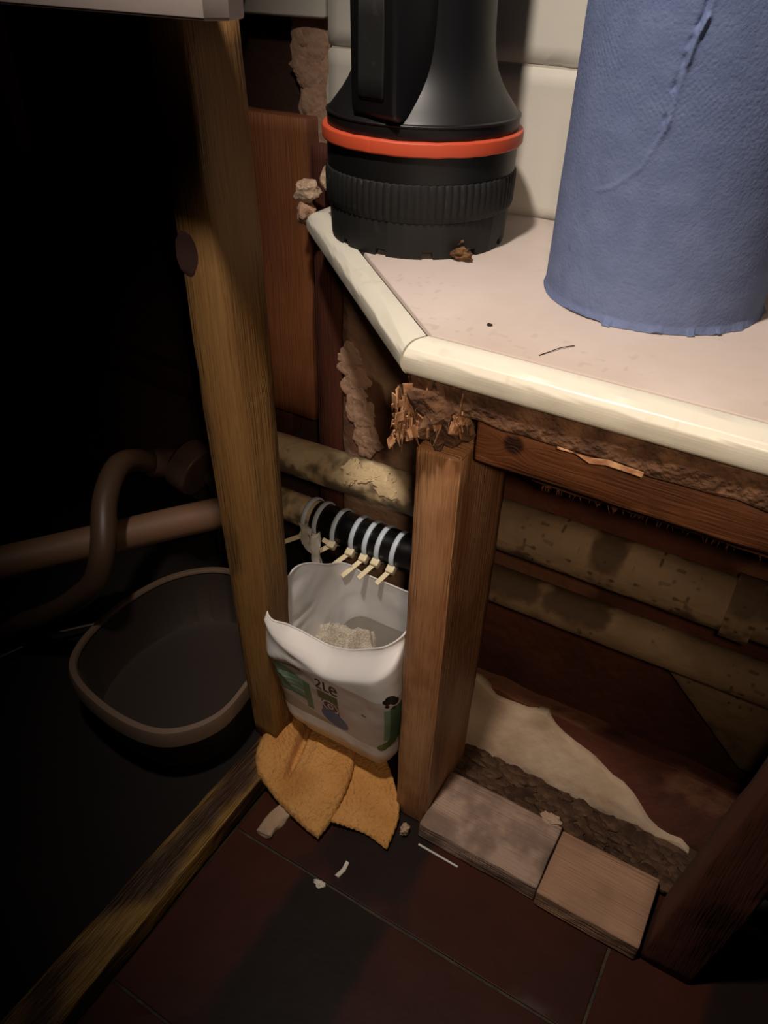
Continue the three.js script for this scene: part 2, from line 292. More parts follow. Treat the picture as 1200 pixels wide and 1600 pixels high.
piece('batten', block(0.0012, 0.339, 0.008, { r: 0.0005, amp: 0.0003, freq: 60, seed: 8, grain: 'y' }).translate(0.0134, 0.172, 0.034), M.postWood, post);
const lp = thing('timber_post', 'tall yellowish pine post with a dark knot, standing on the floor batten', 'post', [-0.284, 0.0215, -0.327]);
piece('timber', block(0.0225, 0.512, 0.038, { r: 0.002, amp: 0.0008, freq: 22, seed: 11, grain: 'y', shape: o => { const t = o.y / 0.256; if (o.x < 0) o.x -= 0.006 * (1 - t * t); o.x += -0.0043 * t * t - 0.0085 * t - 0.0042; if (o.z < 0) o.z *= lerp(0.2, 1.2, Math.pow(clamp((t + 1) / 2), 0.6)); } }).translate(0, 0.256, 0), M.pine, lp);
{ const k = lump(0.008, 0.0125, 0.0009, 3, 0.1, 3); piece('knot', k.translate(-0.0205, 0.402, 0.0187), plain([0.20, 0.09, 0.05], 0.9), lp); }
const pl = solo('floor_batten', block(0.026, 0.019, 0.29, { r: 0.002, amp: 0.0009, freq: 40, seed: 17, grain: 'z', shape: o => { o.x += (o.x > 0 ? 1 : -1) * 0.0035 * (0.5 + o.z / 0.29) ; } }), M.plate, 'yellow grained timber batten lying along the floor under the tall pine post', 'batten', [-0.2775, 0.0097, -0.184]);
const rp = solo('timber_post', block(0.034, 0.348, 0.035, { r: 0.002, amp: 0.0008, freq: 25, seed: 19, grain: 'y', shape: o => { o.x += 0.018 * (o.y / 0.174) * 0.9; } }), M.darkWood, 'dark reddish timber post at the right end of the niche', 'post', [0.0705, 0.174, -0.328]);
// sill boards
solo('sill_board', block(0.096, 0.018, 0.056, { r: 0.0016, amp: 0.0006, freq: 40, seed: 23 }), M.sill, 'dusty sill board beside the foot of the brown timber post', 'board', [-0.0885, 0.0095, -0.337]);
solo('sill_board', block(0.074, 0.018, 0.0565, { r: 0.0016, amp: 0.0005, freq: 40, seed: 27 }), M.sillClean, 'cleaner sill board with a dark knot, against the dark right post', 'board', [-0.0025, 0.0097, -0.3345]);
// leaning offcut at the back right
solo('plaster_offcut', panel([[-0.024, 0.142], [-0.012, 0.118], [0.062, 0.045], [0.20, 0.045], [0.20, 0.15], [0.07, 0.15]], -0.476, -0.468, 0.001), M.pipeDirty, 'pale angled board leaning on the wall behind the lower pipe', 'board');
// boards behind the pine post
solo('upright_board', block(0.085, 0.258, 0.016, { r: 0.002, amp: 0.0008, freq: 25, seed: 33, grain: 'y' }), M.amber, 'reddish brown upright board behind the tall pine post', 'board', [-0.4165, 0.327, -0.528]);
solo('upright_batten', block(0.026, 0.36, 0.014, { r: 0.0015, amp: 0.0006, freq: 25, seed: 34, grain: 'y' }), M.darkWood, 'narrow dark upright batten beside the plastered wall', 'batten', [-0.3475, 0.262, -0.512]);

// crumbled plaster
for (const [x, y, z, a, b, c, s, l] of [
  [-0.352, 0.4145, -0.487, 0.010, 0.0065, 0.008, 1, 'broken plaster lump sticking out left of the flashlight'],
  [-0.336, 0.424, -0.497, 0.007, 0.010, 0.008, 2, 'upper plaster lump wedged between the worktop corner and the flashlight'],
  [-0.353, 0.398, -0.487, 0.007, 0.007, 0.007, 3, 'brownish plaster lump under the worktop corner end'],
]) solo('plaster_lump', lump(a * 1.15, b * 1.15, c, s, 0.3, 4, 1.3), s === 3 ? M.plaster : M.plasterPale, l, 'plaster', [x, y, z]);
{
  const R = rng(31), g = [];
  for (let i = 0; i < 46; i++) { const t = R(); g.push(lump(0.004 + R() * 0.006, 0.004 + R() * 0.007, 0.0015 + R() * 0.0015, i + 10, 0.3, 3, 1.4).translate(lerp(-0.318, -0.296, t) + (R() - 0.5) * 0.014, lerp(0.30, 0.205, Math.pow(t, 0.7)) + (R() - 0.5) * 0.012, -0.494)); }
  piece('crumbled_plaster', mergeGeometries(g), M.plaster, wallNiche).userData.kind = 'stuff';
  const w = [];
  for (let i = 0; i < 50; i++) { const y = lerp(0.40, 0.56, R()); w.push(lump(0.010 + R() * 0.008, 0.010 + R() * 0.010, 0.003, i + 90, 0.3, 3, 1.3).translate(-0.392 + (R() - 0.5) * 0.016 - (y > 0.48 ? 0.006 : 0), y, -0.567)); }
  piece('broken_plaster_edge', mergeGeometries(w), M.plaster, wallBack).userData.kind = 'stuff';
  const rb = [];
  rb.push(block(0.24, 0.008, 0.046, { r: 0.002, amp: 0.0022, freq: 60, seed: 71 }).translate(-0.035, 0.003, -0.386));
  for (let i = 0; i < 320; i++) { const s = 0.0012 + Math.pow(R(), 3) * 0.005; rb.push(lump(s * 1.6, s * 0.6, s, i + 200, 0.5, 1, 2).translate(lerp(-0.15, 0.06, R()), 0.0055 + R() * 0.0025, lerp(-0.405, -0.366, R()))); }
  tag(part('rubble', mergeGeometries(rb), M.rubble), 'brown rubble and dust in the gap behind the sill boards', 'rubble', null, 'stuff');
}
solo('plaster_fragment', lump(0.008, 0.003, 0.005, 41, 0.5, 3, 2), M.plasterPale, 'pale plaster fragment lying where the two sill boards meet', 'plaster', [-0.051, 0.0195, -0.366]);
solo('plaster_fragment', block(0.012, 0.006, 0.034, { r: 0.002, amp: 0.0022, freq: 110, seed: 43 }).rotateY(-0.12), M.plasterPale, 'plaster scrap on the floor tiles sticking out from under the orange cloth', 'plaster', [-0.238, 0.003, -0.263]);
solo('plaster_fragment', lump(0.0035, 0.006, 0.004, 45, 0.4, 3, 2), M.plasterPale, 'small white plaster chip at the right hand corner of the orange cloth', 'plaster', [-0.1475, 0.0045, -0.3065]);
solo('pale_fleck', block(0.003, 0.0012, 0.014, { r: 0.0004, amp: 0.0008, freq: 150, seed: 47 }).rotateY(-0.1), M.tissue, 'small white sliver standing in for a wet glint on the floor tiles in front of the orange cloth', 'scrap', [-0.172, 0.0006, -0.256]);  // white sliver added in place of a glint on wet tile
solo('pale_fleck', lump(0.004, 0.0012, 0.0025, 49, 0.5, 3, 2), M.tissue, 'tiny pale crumb lying on the floor grout line', 'scrap', [-0.181, 0.0008, -0.238]);
solo('highlight_strip', tube([[-0.133, 0.0010, -0.3035], [-0.099, 0.0010, -0.3030]], 0.0009, 10, 8), M.highlightBead, 'short added bead standing in for a highlight on the wet floor along the sill board', 'strip');  // added bead that draws the highlight of the wet edge

// ---------------------------------------------------------------- pipes
function hpipe(x0, x1, y, z, r, m, seed, slope = 0) {
  const g = new THREE.CylinderGeometry(r, r, x1 - x0, 40, Math.round((x1 - x0) / 0.004)); g.rotateZ(Math.PI / 2);
  const p = g.attributes.position, uv = g.attributes.uv;
  for (let i = 0; i < p.count; i++) {
    const a = Math.atan2(p.getZ(i), p.getY(i)), X = p.getX(i), k = 1 + 0.035 * fbm(X * 30, a * 1.2, seed);
    p.setXYZ(i, X, p.getY(i) * k + slope * X, p.getZ(i) * k); uv.setXY(i, X, a * r);
  }
  g.computeVertexNormals(); g.translate((x0 + x1) / 2, y, z); return g;
}
const up = thing('water_pipe', 'thick painted upper pipe with flaking paint running behind the posts', 'pipe', [0, 0.2115, -0.4475]);
piece('pipe', hpipe(-0.405, -0.165, -0.003, 0, 0.0162, M.pipe, 1, 0.03), M.pipe, up);
piece('pipe', hpipe(-0.17, 0.03, 0.0015, 0, 0.0192, M.pipeDirty, 2), M.pipeDirty, up);
piece('pipe_socket', hpipe(0.012, 0.03, 0.0015, 0, 0.0225, M.pipeDirty, 4), M.pipeDirty, up);
piece('pipe', hpipe(0.03, 0.36, 0.0015, 0, 0.0178, M.pipeDirty, 3), M.pipeDirty, up);
{
  const R = rng(8), g = [];
  for (let i = 0; i < 28; i++) { const a = lerp(0.25, 1.25, R()), x = lerp(-0.286, -0.242, R()); const q = lump(0.003 + R() * 0.007, 0.0009, 0.002 + R() * 0.004, i + 300, 0.5, 2, 2); q.rotateX(a); q.translate(x, -0.0012 + Math.cos(a) * 0.0164, Math.sin(a) * 0.0164); g.push(q); }
  piece('flaking_paint', mergeGeometries(g), M.peel, up).userData.kind = 'stuff';
}
const lo = thing('water_pipe', 'lower pipe wrapped in black tape above the cut milk bottle', 'pipe', [0, 0.1505, -0.447]);
piece('pipe', hpipe(-0.405, -0.318, 0.001, 0, 0.0142, M.pipe, 5), M.pipe, lo);
{ const g = hpipe(-0.322, -0.176, 0, 0, 0.0152, M.tape, 6), p = g.attributes.position; for (let i = 0; i < p.count; i++) { const x = p.getX(i), k = 1 + 0.03 * Math.abs(Math.sin(x * 170 + Math.atan2(p.getZ(i), p.getY(i)) * 0.5)); p.setY(i, p.getY(i) * k); p.setZ(i, p.getZ(i) * k); } g.computeVertexNormals(); piece('black_tape', g, M.tape, lo); }
piece('pipe', hpipe(-0.18, 0.36, 0.0075, 0, 0.0148, M.pipeDirty, 7, 0.015), M.pipeDirty, lo);
// cable ties
const ties = [
  [-0.3275, 2.25, [-0.020, -0.010, 0.014], 'leftmost cable tie on the taped pipe, its tail pointing left', 0],
  [-0.3155, 2.05, [-0.009, -0.005, 0.006], 'second cable tie from the left end of the black tape', 0],
  [-0.2965, 2.05, [-0.011, -0.007, 0.010], 'third cable tie from the left, with a forked looking tail', 1],
  [-0.2775, 2.05, [-0.009, -0.009, 0.012], 'middle cable tie of the row on the black taped pipe', 0],
  [-0.2640, 2.1, [-0.012, -0.014, 0.016], 'cable tie with the longest tail, third from the timber post', 0],
  [-0.2520, 2.05, [-0.009, -0.012, 0.013], 'cable tie second from the timber post, tail over the bottle', 0],
  [-0.2375, 2.15, [-0.007, -0.010, 0.012], 'cable tie nearest to the brown timber post', 0],
];
for (const [x, a, tl, label, fork] of ties) {
  const t = thing('cable_tie', label, 'cable tie', [x, 0.1505, -0.447], 'white cable ties on the taped pipe');
  const r = 0.0165, band = new THREE.LatheGeometry([[r - 0.0006, -0.0021], [r + 0.0006, -0.0021], [r + 0.0009, -0.0008], [r + 0.0009, 0.0008], [r + 0.0006, 0.0021], [r - 0.0006, 0.0021], [r - 0.0006, -0.0021]].map(q => new THREE.Vector2(...q)), 48); band.rotateZ(Math.PI / 2);
  piece('strap', band, M.strap, t);
  // angle a from straight up, turning towards the viewer
  const hy = Math.cos(a) * (r + 0.0025), hz = Math.sin(a) * (r + 0.0025);
  const head = block(0.0074, 0.0072, 0.0066, { r: 0.0012, amp: 0.0002 }); head.rotateX(a - Math.PI / 2); head.translate(0, hy, hz);
  piece('head', head, M.tieHead, t);
  const end = V(tl[0], hy + tl[1], hz + tl[2]), st = V(0, hy, hz), dir = end.clone().sub(st), L = dir.length();
  const mk = (d, len) => { const q = block(0.0042, len, 0.0013, { r: 0.0004, amp: 0.0001 }); q.translate(0, len / 2, 0); const mtx = new THREE.Matrix4(), Y = d.clone().normalize(), Z = V(0.2, 0.75, 0.6).addScaledVector(Y, -V(0.2, 0.75, 0.6).dot(Y)).normalize(), X = Y.clone().cross(Z); mtx.makeBasis(X, Y, Z).setPosition(st); q.applyMatrix4(mtx); return q; };
  const tg = [mk(dir, L)]; if (fork) tg.push(mk(V(-0.006, 0.006, 0.004), 0.010));
  piece('tail', tg.length > 1 ? mergeGeometries(tg) : tg[0], M.tieHead, t);
}

// ---------------------------------------------------------------- cut plastic milk bottle
{
  const bx = -0.2230, bz = -0.3815, A = 0.0560, B = 0.0580, rc = 0.016, y0 = 0.0275, TILT = 0.14, ct = Math.cos(TILT), st = Math.sin(TILT);
  // perimeter outline starting at the back left corner, going along the left side, the front, the right side, the back
  const out = []; const seg = (x0, z0, x1, z1, n) => { for (let i = 0; i < n; i++) out.push([lerp(x0, x1, i / n), lerp(z0, z1, i / n)]); };
  const arc = (cx, cz, a0, a1, n) => { for (let i = 0; i < n; i++) { const a = lerp(a0, a1, i / n); out.push([cx + rc * Math.cos(a), cz + rc * Math.sin(a)]); } };
  const H = Math.PI / 2;
  seg(-A, -B + rc, -A, B - rc, 34); arc(-A + rc, B - rc, Math.PI, H, 12); seg(-A + rc, B, A - rc, B, 44); arc(A - rc, B - rc, H, 0, 12); seg(A, B - rc, A, -B + rc, 34); arc(A - rc, -B + rc, 0, -H, 12); seg(A - rc, -B, -A + rc, -B, 44); arc(-A + rc, -B + rc, -H, -Math.PI, 12);
  const K = out.length, len = [0]; for (let i = 0; i < K; i++) { const a = out[i], b = out[(i + 1) % K]; len.push(len[i] + Math.hypot(a[0] - b[0], a[1] - b[1])); }
  const per = len[K], NV = 46;
  const rimH = (x, z) => { const fx = x / A, fz = z / B; // height of the cut edge above the base: the front dips, the sides climb, the back is low
    const front = 0.122 + (fx < 0 ? 0.026 : 0.034) * Math.pow(Math.abs(fx + 0.05), 1.5), back = 0.086 + 0.012 * sstep(-0.7, -1, fx);
    return lerp(back, front, sstep(-1.0, fx < 0 ? 0.2 : -0.1, fz)) - 0.004 * sstep(-0.6, -1, fx) * sstep(0.45, 0.95, fz) + 0.001 * fbm(x * 60, z * 60, 2); };
  const surf = (i, v, t) => { // i around, v 0..1 upwards, t inset
    let [x, z] = out[i % K]; const fx = x / A, h = v * rimH(x, z), ff = sstep(0.2, 0.95, z / B);
    const s = 1 - 0.15 * Math.pow(1 - sstep(-0.002, 0.030, h), 1.2);
    const sh = 0.109 + 0.032 * Math.pow(Math.abs(fx), 1.4), turn = sstep(sh - 0.002, sh + 0.014, h); // crease where the shoulder turns in
    x *= s * (1 - 0.02 * turn) * lerp(0.90, 1, sstep(0, 0.10, h)); z *= s;
    z -= ff * 0.017 * turn; x += sstep(-0.55, -0.95, fx) * sstep(0.1, 0.8, z / B) * 0.010 * turn;
    const crumple = sstep(0.15, 1, -fx * 0.9 + z / B * 0.7 - 0.5) * sstep(0.06, 0.12, h);
    const w = (0.6 - 1.5 * Math.abs(Math.sin((x * 0.7 + h * 0.9 - z * 0.4) * 120 + 2.2 * noise(h * 40, x * 40)))) * 0.0042 * crumple * (1 - sstep(0.75, 1, v)) + fbm(x * 34, h * 34, z * 34, 3) * (0.0012 + 0.005 * crumple * (1 - 0.8 * sstep(0.75, 1, v)));
    const L = Math.hypot(x, z) || 1, k = 1 + (w - t) / L, zz = z * k - B;
    return [bx + x * k, y0 + h * ct - zz * st, bz + B + zz * ct + h * st];
  };
  const shell = (t, flip) => {
    const pos = [], uv = [], idx = [];
    for (let j = 0; j <= NV; j++) for (let i = 0; i <= K; i++) { const q = surf(i, j / NV, t); pos.push(...q); uv.push(len[i] / per, rimH(...out[i % K]) * j / NV / 0.18); }
    for (let j = 0; j < NV; j++) for (let i = 0; i < K; i++) { const a = j * (K + 1) + i, b = a + 1, c = a + K + 1, d = c + 1; flip ? idx.push(a, c, b, b, c, d) : idx.push(a, b, c, b, d, c); }
    const g = new THREE.BufferGeometry(); g.setAttribute('position', new THREE.Float32BufferAttribute(pos, 3)); g.setAttribute('uv', new THREE.Float32BufferAttribute(uv, 2)); g.setIndex(idx); g.computeVertexNormals(); return g;
  };
  // printed label: a flat picture wrapped around the bottle
  const W = 2048, Hh = 640, cv = document.createElement('canvas'); cv.width = W; cv.height = Hh; const c = cv.getContext('2d');
  const px = s => s / per * W, py = y => { const h = y - 0.0215; return Hh - (h > 0.0145 ? 0.042 + (h - 0.0145) * 1.02 : h * 2.9) / 0.18 * Hh; }; // metres to picture
  c.fillStyle = '#e9e7e6'; c.fillRect(0, 0, W, Hh);
  const s1 = len[34 + 6], s2 = len[34 + 12 + 44 + 6], fw = s2 - s1, S = q => px(s1 + q * fw), mm = per / W;
  const sy = q => py(q);
  c.fillStyle = '#c9bcb6'; c.fillRect(S(-0.5), sy(0.098), S(1.5) - S(-0.5), sy(0.036) - sy(0.098));
  // faded green panel with pale lettering strokes on the left
  c.fillStyle = '#7f9c84'; c.beginPath(); c.moveTo(S(0.03), sy(0.092)); c.lineTo(S(0.36), sy(0.080)); c.lineTo(S(0.36), sy(0.053)); c.lineTo(S(0.03), sy(0.062)); c.fill();
  c.fillStyle = '#5d7d66'; c.fillRect(S(0.03), sy(0.094), S(0.30) - S(0.03), 10); c.fillRect(S(0.05), sy(0.06), S(0.34) - S(0.05), 8); c.fillRect(S(0.30), sy(0.080), S(0.36) - S(0.30), 120);
  c.fillStyle = '#aebfae'; for (let i = 0; i < 4; i++) c.fillRect(S(0.08 + 0.02 * i), sy(0.082 - i * 0.005), S(0.16) - S(0), 5);
  c.fillStyle = '#97896f'; c.globalAlpha = 0.6; c.beginPath(); c.moveTo(S(0.02), sy(0.055)); c.lineTo(S(0.48), sy(0.040)); c.lineTo(S(0.55), sy(0.036)); c.lineTo(S(0.02), sy(0.036)); c.fill(); c.globalAlpha = 1;
  // volume mark, bar, ring on purple, blue oval
  c.fillStyle = '#2f2b2e'; c.font = 'bold 58px sans-serif'; c.fillText('2L', S(0.415), sy(0.082)); c.font = 'bold 74px sans-serif'; c.fillText('e', S(0.53), sy(0.0815));
  c.fillStyle = '#3f5a4b'; c.fillRect(S(0.425), sy(0.0795), S(0.60) - S(0.425), 38);
  c.fillStyle = '#4a3f52'; c.fillRect(S(0.45), sy(0.0685), S(0.60) - S(0.45), 66); c.strokeStyle = '#d8cfd2'; c.lineWidth = 6; c.beginPath(); c.ellipse(S(0.525), sy(0.0625), 34, 22, 0.2, 0, 7); c.stroke(); c.beginPath(); c.arc(S(0.525), sy(0.0625), 10, 0, 7); c.stroke();
  c.fillStyle = '#3f628f'; c.beginPath(); c.ellipse(S(0.55), sy(0.0475), 62, 34, 0.25, 0, 7); c.fill();
  c.fillStyle = '#6b6462'; c.fillRect(S(0.80), sy(0.0745), 18, 9);
  // green panel and dark print round the right corner
  c.fillStyle = '#7d9b83'; c.fillRect(S(0.975), sy(0.088), S(1.03) - S(0.975), sy(0.047) - sy(0.088)); c.fillStyle = '#4f6b52'; c.fillRect(S(1.02), sy(0.09), S(1.2) - S(1.02), sy(0.045) - sy(0.09));
  c.fillStyle = '#262624'; for (const [a, b, r] of [[1.0, 0.098, 16], [1.03, 0.100, 22], [1.06, 0.096, 20], [1.0, 0.093, 9], [1.05, 0.089, 10]]) { c.beginPath(); c.ellipse(S(a), sy(b), r, r * 0.7, 0.5, 0, 7); c.fill(); }
  c.fillStyle = '#56703f'; for (const [a, b, r] of [[0.965, 0.037, 20], [1.0, 0.040, 20], [1.04, 0.043, 22], [1.1, 0.047, 22], [-0.02, 0.040, 24], [0.02, 0.038, 16]]) { c.beginPath(); c.ellipse(S(a), sy(b), r, r * 0.8, 0, 0, 7); c.fill(); }
  c.fillStyle = '#edebea'; c.fillRect(0, sy(0.0335), W, Hh);
  const lt = new THREE.CanvasTexture(cv); lt.colorSpace = THREE.SRGBColorSpace; lt.wrapS = THREE.RepeatWrapping;
  const bt = thing('milk_bottle', 'cut open white plastic milk bottle standing on the orange cloth, catching drips', 'bottle', [0, 0, 0]);
  piece('body', shell(0, true), new THREE.MeshPhysicalMaterial({ map: lt, roughness: 0.38 }), bt);
  piece('lining', shell(0.0012, false), M.lining, bt);
  const rim = []; for (let i = 0; i < K; i++) { const q = surf(i, 1, 0.0006); rim.push(q); }
  piece('cut_rim', tube(rim.filter((_, i) => i % 2 === 0), 0.0008, 220, 6, true), M.bottle, bt);
    const fill = (v, t) => { const q = [...Array(K).keys()].map(i => surf(i, v, t)), c = q.reduce((a, b) => [a[0] + b[0] / K, a[1] + b[1] / K, a[2] + b[2] / K], [0, 0, 0]), pos = [...c], idx = []; q.forEach((e, i) => { pos.push(...e); idx.push(0, 1 + i, 1 + (i + 1) % K); }); const g = new THREE.BufferGeometry(); g.setAttribute('position', new THREE.Float32BufferAttribute(pos, 3)); g.setIndex(idx); return boxUV(toCreasedNormals(g, 0.5)); };
  piece('base', fill(0.004, 0), M.bottle, bt);
  // dirty water standing in it
  const wl = 0.072, wq = [];
  for (let i = 0; i < K; i++) { let a = 0, b = 1; for (let n = 0; n < 20; n++) { const m = (a + b) / 2; surf(i, m, 0.0016)[1] > wl ? b = m : a = m; } const q = surf(i, a, 0.0016); wq.push([q[0], q[2]]); }
  piece('water', slab(wq, wl - 0.004, wl, 0), M.water, bt);
}
// crumpled tissue inside the bottle
{
  let g = new THREE.PlaneGeometry(0.062, 0.05, 70, 60); g.rotateX(-H2());
  const p = g.attributes.position;
  for (let i = 0; i < p.count; i++) { const x = p.getX(i), z = p.getZ(i); const k = Math.abs(fbm(x * 55, z * 55, 3, 3)); p.setXYZ(i, x * (0.85 + 0.15 * noise(z * 60, 1)), 0.030 - 0.05 * k - 9 * (x * x + z * z) + 0.005 * fbm(x * 160, z * 160, 8), z * (0.85 + 0.15 * noise(x * 60, 2)) - x * 0.3); }
  g.computeVertexNormals(); const b = g.clone(); b.translate(0, -0.0008, 0); { const ix = b.index.array; for (let i = 0; i < ix.length; i += 3) { const t = ix[i]; ix[i] = ix[i + 1]; ix[i + 1] = t; } } b.computeVertexNormals();
  solo('crumpled_tissue', mergeGeometries([g, b]), M.tissue, 'crumpled cream tissue soaking inside the cut milk bottle', 'tissue', [-0.254, 0.076, -0.372]);
}
function H2() { return Math.PI / 2; }
// torn shred hanging from the pipe into the bottle
{
  const N = 40, Wd = 8, pos = [], idx = [], uv = [];
  for (let i = 0; i <= N; i++) for (let j = 0; j <= Wd; j++) {
    const t = i / N, s = j / Wd - 0.5, w = 0.020 * Math.pow(1 - t, 0.8) + 0.0015;
    pos.push(-0.313 + 0.017 * Math.pow(t, 0.6) + s * w + 0.002 * noise(t * 9, s * 4), 0.160 - 0.056 * t + 0.004 * noise(t * 8, s * 9, 2) - s * 0.012 * (1 - t), -0.420 + 0.010 * t * (1 - t) * 4 * 0.5 + 0.004 * Math.sin(s * 12 + t * 7) * (1 - t * 0.6)); uv.push(s, t);
  }
  for (let i = 0; i < N; i++) for (let j = 0; j < Wd; j++) { const a = i * (Wd + 1) + j, b = a + 1, c = a + Wd + 1, d = c + 1; idx.push(a, c, b, b, c, d); }
  const g = new THREE.BufferGeometry(); g.setAttribute('position', new THREE.Float32BufferAttribute(pos, 3)); g.setAttribute('uv', new THREE.Float32BufferAttribute(uv, 2)); g.setIndex(idx); g.computeVertexNormals();
  solo('torn_shred', g, M.wisp, 'torn translucent white shred hanging from the taped pipe into the bottle', 'shred');
}

// ---------------------------------------------------------------- orange cloth
{
  const tm = mottled([0.80, 0.595, 0.345], [0.72, 0.505, 0.265], { seed: 120, s: 40, rough: 1, bump: 0.0012, bs: 620, n: 768, size: 0.12 });
  tm.sheen = 0.4; tm.sheenRoughness = 0.7; tm.sheenColor = new THREE.Color(0.8, 0.5, 0.2);
  // a terry sheet over a plan outline: four edge curves blended (Coons patch), height from fn, 4 mm thick
  const sheet = (e0, e1, e2, e3, hf, th = 0.004) => { // e0: u at v=0, e1: u at v=1, e2: v at u=0, e3: v at u=1
    const C = pts => new THREE.CatmullRomCurve3(pts.map(([x, z]) => V(x, 0, z)), false, 'centripetal'), a = C(e0), b = C(e1), c = C(e2), d = C(e3);
    const N = 120, up = [], dn = [], uv = [], pos = [], idx = [];
    const P = (u, v) => { const A = a.getPoint(u), B = b.getPoint(u), Cc = c.getPoint(v), D = d.getPoint(v), p00 = a.getPoint(0), p10 = a.getPoint(1), p01 = b.getPoint(0), p11 = b.getPoint(1);
      const f = k => (1 - v) * A[k] + v * B[k] + (1 - u) * Cc[k] + u * D[k] - ((1 - u) * (1 - v) * p00[k] + u * (1 - v) * p10[k] + (1 - u) * v * p01[k] + u * v * p11[k]); return [f('x'), f('z')]; };
    for (const side of [0, 1]) for (let j = 0; j <= N; j++) for (let i = 0; i <= N; i++) {
      const u = i / N, v = j / N, [x, z] = P(u, v), ed = Math.min(u, 1 - u, v, 1 - v), rd = Math.sqrt(1 - Math.pow(1 - clamp(ed / 0.10), 2)), sc = ed < 0.02 ? 0.00025 * Math.sin((x - z) * 1300) : 0;
      const mid = hf(u, v, x, z), n = 0.0005 * noise(x * 800, z * 800) + 0.0005 * noise(x * 380, z * 380, 4);
      pos.push(x + sc, mid + (side ? -1 : 1) * th / 2 * (0.12 + 0.88 * rd) + (side ? 0 : n), z + sc); uv.push(x, z);
    }
    const S = (N + 1) * (N + 1), id = (s, i, j) => s * S + j * (N + 1) + i;
    for (let j = 0; j < N; j++) for (let i = 0; i < N; i++) { idx.push(id(0, i, j), id(0, i, j + 1), id(0, i + 1, j), id(0, i + 1, j), id(0, i, j + 1), id(0, i + 1, j + 1)); idx.push(id(1, i, j), id(1, i + 1, j), id(1, i, j + 1), id(1, i + 1, j), id(1, i + 1, j + 1), id(1, i, j + 1)); }
    const q = (i0, j0, i1, j1) => idx.push(id(0, i0, j0), id(1, i0, j0), id(0, i1, j1), id(0, i1, j1), id(1, i0, j0), id(1, i1, j1));
    for (let i = 0; i < N; i++) { q(i + 1, 0, i, 0); q(i, N, i + 1, N); q(0, i, 0, i + 1); q(N, i + 1, N, i); }
    const g = new THREE.BufferGeometry(); g.setAttribute('position', new THREE.Float32BufferAttribute(pos, 3)); g.setAttribute('uv', new THREE.Float32BufferAttribute(uv, 2)); g.setIndex(idx); g.computeVertexNormals(); return g;
  };
  const cloth = thing('cloth', 'folded orange terry cloth lying under the cut milk bottle', 'cloth', [0, 0, 0]);
  // upper fold
  piece('upper_fold', sheet(
    [[-0.293, -0.335], [-0.270, -0.345], [-0.240, -0.348], [-0.212, -0.338]], [[-0.270, -0.279], [-0.248, -0.273], [-0.223, -0.267], [-0.200, -0.264]],
    [[-0.293, -0.335], [-0.287, -0.310], [-0.281, -0.292], [-0.270, -0.279]], [[-0.212, -0.338], [-0.203, -0.315], [-0.199, -0.290], [-0.200, -0.264]],
    (u, v) => { let h = 0.0165 - 0.008 * sstep(0.4, 1, v) * u + 0.006 * Math.exp(-Math.pow((u - 0.14) / 0.18, 2)) * (1 - 0.3 * v) + 0.003 * Math.sin(u * 8 + v * 2.5) * (1 - v * 0.6); h -= 0.014 * Math.exp(-Math.pow((u - 0.40 - 0.02 * v) / 0.032, 2)) * sstep(0.85, 0.4, v); h += 0.004 * Math.exp(-Math.pow((u - 0.58) / 0.06, 2)) * sstep(0.9, 0.3, v); h -= 0.004 * sstep(0.6, 1, v); return Math.max(0.0062, lerp(h, Math.min(h, 0.0205), sstep(0.25, 0.1, v))); }, 0.011), tm, cloth);
  piece('lower_fold', sheet(
    [[-0.240, -0.352], [-0.225, -0.352], [-0.205, -0.352], [-0.186, -0.345]], [[-0.212, -0.276], [-0.190, -0.283], [-0.170, -0.288], [-0.1505, -0.285]],
    [[-0.240, -0.352], [-0.232, -0.325], [-0.222, -0.300], [-0.212, -0.276]], [[-0.186, -0.345], [-0.170, -0.330], [-0.157, -0.315], [-0.1505, -0.285]],
    (u, v) => 0.0055 + 0.0105 * sstep(0.9, 0.2, v) * (0.4 + 0.6 * u) + 0.0025 * Math.sin(u * 5 + 1) * sstep(0.2, 0.7, v) + 0.002 * v * (1 - v), 0.007), tm, cloth);
}

